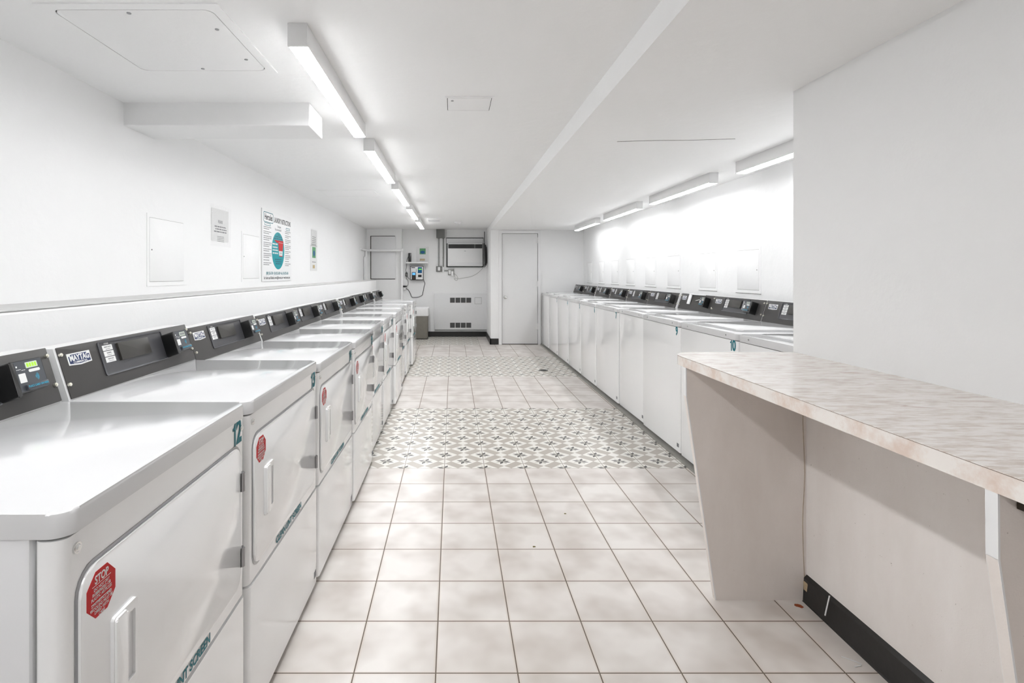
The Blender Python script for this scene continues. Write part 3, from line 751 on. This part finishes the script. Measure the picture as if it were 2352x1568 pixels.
bm = NB(); text(bm, 'Too', L2, .02, .098, .03, .9); bars(bm, L2, -.08, .12, .078, .012, 1); bars(bm, L2, -.11, .14, .058, .012, 2)
for i in range(3): bars(bm, L2, -.08+.01*i, .11, -.138-i*.020, .010, i)
text(bm, '1/4', L2 @ Matrix.Translation((0, 0, .001)), .082, -.078, .025, .9)
obj('dark_print', bm, simple('deep_teal_ink', rgb(0, 92, 112), .5), t)
# second notice
t = thing('taped_notice', 'narrow looking pair of taped sheets with a green picture, right of the poster', 'notice', (XL, 6.27, 1.57))
bm = NB(); prism(bm, rr(-.15, .15, -.255, .05, .002), L, .001, .003); prism(bm, rr(-.12, .14, .045, .235, .002), L, .001, .003); obj('paper', bm, 'white_label', t)
bm = NB(); prism(bm, rr(-.07, .08, -.10, .03, .002), L, .003, .0036); obj('green_picture', bm, 'green', t)
bm = NB(); prism(bm, [(.005+.045*math.cos(2*PI*i/20), -.045+.035*math.sin(2*PI*i/20)) for i in range(20)], L, .0036, .004); obj('blue_mark', bm, 'blue', t)
bm = NB(); prism(bm, rr(-.05, .04, -.225, -.185, .002), L, .003, .0036); obj('tan_mark', bm, 'tan', t)
bm = NB()
for i in range(5): bars(bm, L @ Matrix.Translation((0, 0, .003)), -.08, .09, .15-i*.022, .008, i)
bars(bm, L @ Matrix.Translation((0, 0, .003)), -.08, .09, -.15, .008, 8); obj('notice_print', bm, 'grey_ink', t)
bm = NB()
G = [[bm.verts.new(L @ Vector((-.16+.31*i/8, .03+.22*j/8, .006+.005*R_.random()))) for i in range(9)] for j in range(9)]
for j in range(8):
    for i in range(8): bm.faces.new((G[j][i], G[j][i+1], G[j+1][i+1], G[j+1][i]))
obj('plastic_sleeve', bm, 'clear', t)

# ------------------------------------------------------------------ back wall fittings
S_ = 1200/YN
def bx(zx): return (800+zx/4.3556-1040)/S_
def bz_(zy): return 1.28+(628.5-(480+zy/4.3556))/S_
def bbox(bm, zx0, zx1, zy0, zy1, d0, d1, bev=0, yw=YN):
    box(bm, bx(zx0), bx(zx1), yw-d1, yw-d0, bz_(zy1), bz_(zy0), bev)
# air conditioner
t = thing('air_conditioner', 'white air conditioner with dark grille set in the back wall', 'air conditioner', (bx(1165), YN, bz_(460)))
def P_(name, bm, mat, t):
    o = obj(name, bm, mat); o.parent = t; o.matrix_parent_inverse = Matrix.Translation(-t.location); return o
bm = NB(); bbox(bm, 980, 1352, 286, 582, 0, .02); P_('wall_sleeve', bm, 'black', t)
bm = NB(); bbox(bm, 984, 1348, 294, 344, .0, .035, .002); P_('filler_board', bm, 'board', t)
bm = NB(); bbox(bm, 994, 1342, 346, 572, .0, .12, .008); P_('casing', bm, 'plastic_white', t)
bm = NB(); bbox(bm, 1001, 1262, 355, 396, .10, .123); bbox(bm, 1264, 1337, 355, 396, .10, .122); P_('grille', bm, 'black', t)
bm = NB()
for i in range(6): bbox(bm, 1003, 1260, 359+i*6.2, 360.4+i*6.2, .12, .126)
bbox(bm, 1130, 1133, 355, 396, .12, .127); P_('louvres', bm, 'ink', t)
bm = NB(); bbox(bm, 1008, 1336, 536, 540, .118, .123); bbox(bm, 1008, 1336, 540, 566, .1, .124, .002); P_('lower_flap', bm, 'cabinet', t)
bm = NB(); bbox(bm, 1160, 1174, 420, 424, .12, .1225); P_('maker_mark', bm, 'grey_ink', t)
# hose coil beside it on the return wall
bm = NB()
c = Vector((.645, 10.02, bz_(465)))
for k_ in range(4):
    a_ = .155+.02*(k_ % 2); pts = []
    for i in range(25):
        a = 2*PI*i/24; pts.append(c+Vector((-.012*k_-.004*math.sin(a), .07*math.cos(a)-.02*k_, (a_+.015*k_)*math.sin(a))))
    tube(bm, pts, .010, 8, 1)
tube(bm, [c+Vector((-.02, .06, .12)), (bx(1358), 10.08, bz_(330)), (bx(1358), 10.1, bz_(232))], .007, 8)
tube(bm, [c+Vector((-.03, .03, -.15)), (bx(1350), 10.08, bz_(560)), (bx(1355), 10.12, bz_(586))], .005, 8)
tag(obj('coiled_cable', bm, 'black'), 'coil of thick black cable hanging on the wall right of the air conditioner', 'cable')
# electrical box with conduits
t = thing('electrical_box', 'grey steel electrical box under the ceiling with two conduits going down', 'electrical box', (bx(923), YN, bz_(250)))
bm = NB(); bbox(bm, 882, 965, 206, 291, 0, .12, .003); P_('box', bm, 'grey_box', t)
for zx, zb in ((905, 572), (950, 582)):
    bm = NB(); cyl(bm, (bx(zx), YN-.025, bz_(zb)), (0, 0, 1), .012, bz_(290)-bz_(zb), 12)
    cyl(bm, (bx(zx), YN-.025, bz_(300)), (0, 0, 1), .017, .025, 12); bbox(bm, zx-8, zx+8, 484, 490, 0, .04)
    P_('conduit', bm, 'pipe_grey', t)
t = thing('switch_box', 'grey junction box with white switch at the end of the left conduit', 'switch', (bx(908), YN, bz_(598)))
bm = NB(); bbox(bm, 879, 937, 570, 627, 0, .05, .006); P_('box', bm, 'grey_box', t)
bm = NB(); bbox(bm, 896, 920, 580, 616, .05, .056, .002); P_('switch_plate', bm, 'plastic_white', t)
t = thing('outlet', 'narrow white outlet cover under the right conduit', 'outlet', (bx(950), YN, bz_(602)))
bm = NB(); bbox(bm, 940, 961, 578, 628, 0, .04, .004); P_('cover', bm, 'plastic_white', t)
bm = NB(); bbox(bm, 961, 998, 610, 622, .005, .025); P_('conduit', bm, 'pipe_grey', t)
t = thing('outlet', 'rounded outlet box with plugged adapter below the air conditioner', 'outlet', (bx(1027), YN, bz_(632)))
bm = NB(); bbox(bm, 997, 1056, 600, 660, 0, .035, .010); P_('box', bm, 'pipe_grey', t)
bm = NB(); bbox(bm, 1004, 1026, 612, 652, .035, .05, .003); P_('socket', bm, 'plastic_white', t)
bm = NB(); bbox(bm, 1028, 1052, 622, 666, .035, .09, .004); P_('adapter', bm, 'plastic_white', t)
bm = NB(); pts = [(bx(a), YN-d, bz_(b_)) for a, b_, d in ((1045, 640, .07), (1075, 655, .06), (1095, 685, .03), (1085, 715, .02), (1060, 700, .02), (1075, 690, .03), (1110, 694, .02), (1180, 684, .02), (1240, 670, .02), (1300, 635, .02), (1345, 590, .03))]
tube(bm, pts, .0032, 6, 5); tag(obj('power_cable', bm, 'cable_grey'), 'thin grey power cable drooping below the air conditioner', 'cable')
# access cover with vents
t = thing('heater_cover', 'large white panel with eight dark vent squares low on the back wall', 'heater cover', (bx(1125), YN, bz_(1025)))
bm = NB(); bbox(bm, 862, 1387, 845, 1204, 0, .05, .003); P_('cover_board', bm, 'board', t)
bm = NB(); bbox(bm, 864, 1387, 1203, 1208, 0, .04); bbox(bm, 1385, 1389, 850, 1204, 0, .035); P_('cover_gap', bm, 'black', t)
for zy in (885, 1134):
    for k_ in range(4):
        z0 = 1018+k_*54
        bm = NB(); bbox(bm, z0, z0+48, zy, zy+50, .04, .0505); g_ = P_('vent_grille', bm, 'vent_dark', t)
        bm = NB()
        for i in range(7): bbox(bm, z0, z0+48, zy+2+i*7, zy+5+i*7, .05, .054)
        sl_ = obj('slats', bm, 'grey_box', g_); sl_.matrix_parent_inverse = Matrix.Translation(-t.location)
bm = NB(); F = FBACK(0, YN-.05, 0); ring(bm, rr(bx(1264), bx(1332), bz_(948), bz_(883), .003), rr(bx(1266), bx(1330), bz_(946), bz_(885), .002), F, 0, .0015); P_('small_door', bm, 'groove', t)
# shelf, phone, leaflet holder, kiosk
t = thing('wall_shelf', 'small white wall shelf on a bracket above the payment terminal', 'shelf', (bx(690), YN, bz_(537)))
bm = NB(); bbox(bm, 583, 800, 530, 545, 0, .16, .003); P_('board', bm, 'plastic_white', t)
for zx in (610, 770):
    bm = NB(); bbox(bm, zx, zx+9, 545, 605, 0, .008); bbox(bm, zx, zx+9, 545, 552, 0, .13); tube(bm, [(bx(zx+4), YN-.006, bz_(598)), (bx(zx+4), YN-.12, bz_(549))], .005, 6, 1); P_('bracket', bm, 'cabinet', t)
bm = NB(); bbox(bm, 605, 634, 441, 529, .05, .12, .006); bbox(bm, 612, 626, 452, 470, .118, .124)
tube(bm, [(bx(607), YN-.06, bz_(470)), (bx(592), YN-.05, bz_(500)), (bx(583), YN-.02, bz_(532))], .005, 6)
tag(obj('router', bm, 'black'), 'black upright router standing on the left of the wall shelf', 'router')
t = thing('leaflet_holder', 'white notice with green picture in a holder above the wall shelf', 'notice', (bx(742), YN, bz_(452)))
bm = NB(); bbox(bm, 682, 803, 378, 528, .002, .012, .002); P_('backing', bm, 'white_label', t)
bm = NB(); bbox(bm, 714, 774, 394, 452, .012, .0135); P_('green_picture', bm, 'green', t)
bm = NB(); prism(bm, [(bx(744)+.045*math.cos(2*PI*i/20), bz_(432)+.03*math.sin(2*PI*i/20)) for i in range(20)], FBACK(0, YN-.0135, 0), 0, .001); P_('blue_mark', bm, 'blue', t)
bm = NB(); bbox(bm, 716, 766, 496, 516, .012, .0135); P_('tan_card', bm, 'tan', t)
bm = NB()
for j in range(1):
    Gx = [[bm.verts.new((bx(680+125*i/8), YN-.028-.006*R_.random(), bz_(530-45*k_/4))) for i in range(9)] for k_ in range(5)]
    for k_ in range(4):
        for i in range(8): bm.faces.new((Gx[k_][i], Gx[k_][i+1], Gx[k_+1][i+1], Gx[k_+1][i]))
P_('clear_pocket', bm, 'clear', t)
t = thing('payment_terminal', 'white and black card payment terminal with small blue and green screens', 'payment terminal', (bx(688), YN, bz_(640)))
bm = NB(); bbox(bm, 624, 754, 570, 710, 0, .10, .008); P_('housing', bm, 'black', t)
bm = NB(); bbox(bm, 629, 749, 576, 703, .10, .106, .002); P_('front_plate', bm, 'plastic_white', t)
bm = NB(); bbox(bm, 699, 740, 581, 640, .106, .110, .001); P_('blue_panel', bm, 'blue', t)
bm = NB(); bbox(bm, 706, 736, 598, 607, .110, .1115); P_('green_screen', bm, 'lcd_green', t)
bm = NB(); bbox(bm, 641, 680, 631, 706, .106, .128, .003); kp = P_('card_keypad', bm, 'black', t)
bm = NB(); bbox(bm, 646, 675, 637, 659, .128, .130); P_('blue_screen', bm, 'lcd_blue', t)
bm = NB(); bbox(bm, 702, 736, 656, 680, .106, .112, .002); P_('card_slot', bm, 'ink', t)
bm = NB(); bbox(bm, 636, 672, 583, 590, .106, .1075); bbox(bm, 682, 685, 600, 628, .106, .109); P_('header_print', bm, 'ink', t)
bm = NB(); bbox(bm, 655, 664, 689, 694, .128, .130); P_('amber_key', bm, 'rust', t)
bm = NB(); tube(bm, [(bx(a), YN-d, bz_(b_)) for a, b_, d in ((752, 700, .05), (760, 722, .04), (766, 745, .03), (756, 790, .02), (746, 840, .02), (738, 862, .02), (700, 880, .02), (655, 884, .02), (636, 878, .02), (622, 845, .02), (606, 815, .02), (592, 800, .03), (576, 794, .04))], .0055, 8, 4)
P_('power_cord', bm, 'cable', t)
bm = NB(); tube(bm, [(bx(a), YN-.02, bz_(b_)) for a, b_ in ((583, 540), (582, 580), (578, 620), (590, 640), (578, 655), (592, 668), (582, 690), (598, 715), (600, 750), (592, 770))], .0035, 6, 4)
tube(bm, [(bx(a), YN-.02, bz_(b_)) for a, b_ in ((590, 672), (602, 690), (615, 700), (630, 705))], .0035, 6, 4)
for k_ in range(3):
    tube(bm, [(bx(583+10*math.cos(i*PI/4)), YN-.03-.008*k_, bz_(648+18*math.sin(i*PI/4)+k_*6)) for i in range(9)], .004, 6, 2)
tag(obj('tangled_wire', bm, 'cable'), 'thin black wire bundled in a knot left of the payment terminal', 'cable')
t = thing('wall_plug', 'black adapter above a white plug at the left of the payment terminal', 'plug', (bx(567), YN, bz_(782)))
bm = NB(); bbox(bm, 551, 587, 764, 779, .0, .07, .003); P_('adapter', bm, 'black', t)
bm = NB(); bbox(bm, 552, 578, 783, 806, .0, .06, .004); P_('plug_body', bm, 'plastic_white', t)

# board on the pier, white pipes
YP = 10.10; SP = 1200/YP
def px_(zx): return (800+zx/4.3556-1040)/SP
def pz_(zy): return 1.28+(628.5-(480+zy/4.3556))/SP
t = thing('wall_board', 'pale painted board with dark gaps on the wall pier behind the pipe frame', 'board', (px_(350), YP, pz_(485)))
bm = NB(); box(bm, px_(222), px_(468), YP-.008, YP, pz_(703), pz_(268)); P_('board_gap', bm, 'groove_dark', t)
bm = NB(); box(bm, px_(231), px_(476), YP-.025, YP-.004, pz_(696), pz_(274), .002); P_('board_sheet', bm, 'board', t)
bm = NB(); r_ = .014
x_r, x_l, zt_ = px_(543), px_(190), pz_(415)
t = thing('pipe_frame', 'white painted pipe frame in front of the board at the far left', 'pipe', (x_r, 9.95, fz(9.95)))
bm = NB(); cyl(bm, (x_r, 9.95, fz(9.95)), (0, 0, 1), .02, zt_-fz(9.95), 14); P_('upright', bm, 'plastic_white', t)
bm = NB(); cyl(bm, (x_l, 9.95, zt_), (1, 0, 0), .022, x_r-x_l, 14); P_('rail', bm, 'plastic_white', t)
bm = NB(); cyl(bm, (x_l+.01, 9.9, 1.0), (0, 0, 1), .02, zt_-1.0, 14); P_('upright', bm, 'plastic_white', t)
bm = NB(); cyl(bm, (x_l, 9.4, zt_), (0, 1, 0), .022, .58, 14); P_('side_rail', bm, 'plastic_white', t)
for c in ((x_r, 9.95, zt_), (x_l, 9.95, zt_)):
    bm = NB(); bmesh.ops.create_uvsphere(bm, u_segments=16, v_segments=10, radius=.032, matrix=Matrix.Translation(c)); P_('elbow', bm, 'plastic_white', t)
bm = NB(); cyl(bm, (-1.645, 9.75, 1.0), (0, 0, 1), .018, .60, 12)
tag(obj('wall_pipe', bm, 'board'), 'thin painted pipe running up the left wall beside the pipe frame', 'pipe')

# waste bin
t = thing('waste_bin', 'dark translucent waste bin with a white liner folded over its rim', 'waste bin', (-.655, 9.96, fz(9.96)))
F = frame((0, 0, 0), (1, 0, 0), (0, 1, 0))
bm = NB()
def loft(bm, secs):
    rings = [[bm.verts.new((x, y, z)) for x, y in rr(-a, a, -b_, b_, r, 4)] for a, b_, r, z in secs]
    for A, B in zip(rings, rings[1:]):
        n = len(A)
        for i in range(n): bm.faces.new((A[i], A[(i+1) % n], B[(i+1) % n], B[i]))
    bm.faces.new(rings[0][::-1]); bm.faces.new(rings[-1])
loft(bm, [(.17, .12, .03, .004), (.18, .125, .035, .03), (.193, .14, .035, .46)]); obj('bin_body', bm, 'bin', t)
bm = NB(); loft(bm, [(.193, .14, .035, .44), (.199, .146, .035, .45), (.201, .148, .035, .585), (.193, .14, .035, .593), (.17, .12, .03, .57)]); obj('bin_liner', bm, 'bag', t)
bm = NB(); loft(bm, [(.182, .127, .035, .0), (.184, .129, .035, .012)]); obj('bin_foot', bm, 'black', t)

# floor bits
def lay(bm, x, y, n=7, r=.01, seed=1, th=.0015, st=1.0):
    R2 = random.Random(seed)
    prism(bm, [(x+r*(.6+.5*R2.random())*math.cos(2*PI*i/n), y+st*r*(.6+.5*R2.random())*math.sin(2*PI*i/n)) for i in range(n)], frame((0, 0, fz(y)), (1, 0, 0), (0, 1, 0)), 0, th)
t = thing('floor_drain', 'round grey metal floor drain in the far patterned tile band', 'drain', (1.17, 6.75, fz(6.75)))
bm = NB(); cyl(bm, (0, 0, 0), (0, 0, 1), .06, .004, 28); obj('drain_plate', bm, 'drain', t)
bm = NB()
for i in range(-2, 3): box(bm, -.04, .04, i*.016-.003, i*.016+.003, .004, .0046)
obj('drain_slots', bm, 'ink', t)
bm = NB(); lay(bm, 1.325, 2.0, 9, .017, 4, .0008, .8); tag(obj('floor_stain', bm, 'rust'), 'small orange brown stain on the tile by the counter support', 'stain')
for x, y, lb, sd in ((.593, 2.76, 'tiny olive leaf scrap on the pale tiles in mid floor', 3), (.377, 2.428, 'tiny dark leaf scrap on a tile joint in mid floor', 5)):
    bm = NB(); lay(bm, x, y, 6, .009, sd, .002, .6); tag(obj('leaf_scrap', bm, 'leaf'), lb, 'leaf')
bm = NB(); lay(bm, -.592, 2.06, 6, .006, 8, .002, .7); tag(obj('dirt_crumb', bm, 'ink'), 'tiny dark crumb on the tile beside the left dryers', 'crumb')
bm = NB(); tube(bm, [(1.29, 1.735, fz(1.7)+.002), (1.33, 1.70, fz(1.7)+.002), (1.30, 1.69, fz(1.7)+.002)], .0015, 5)
tag(obj('paper_scrap', bm, 'white_label'), 'thin pale scrap on the floor tile below the counter', 'scrap')
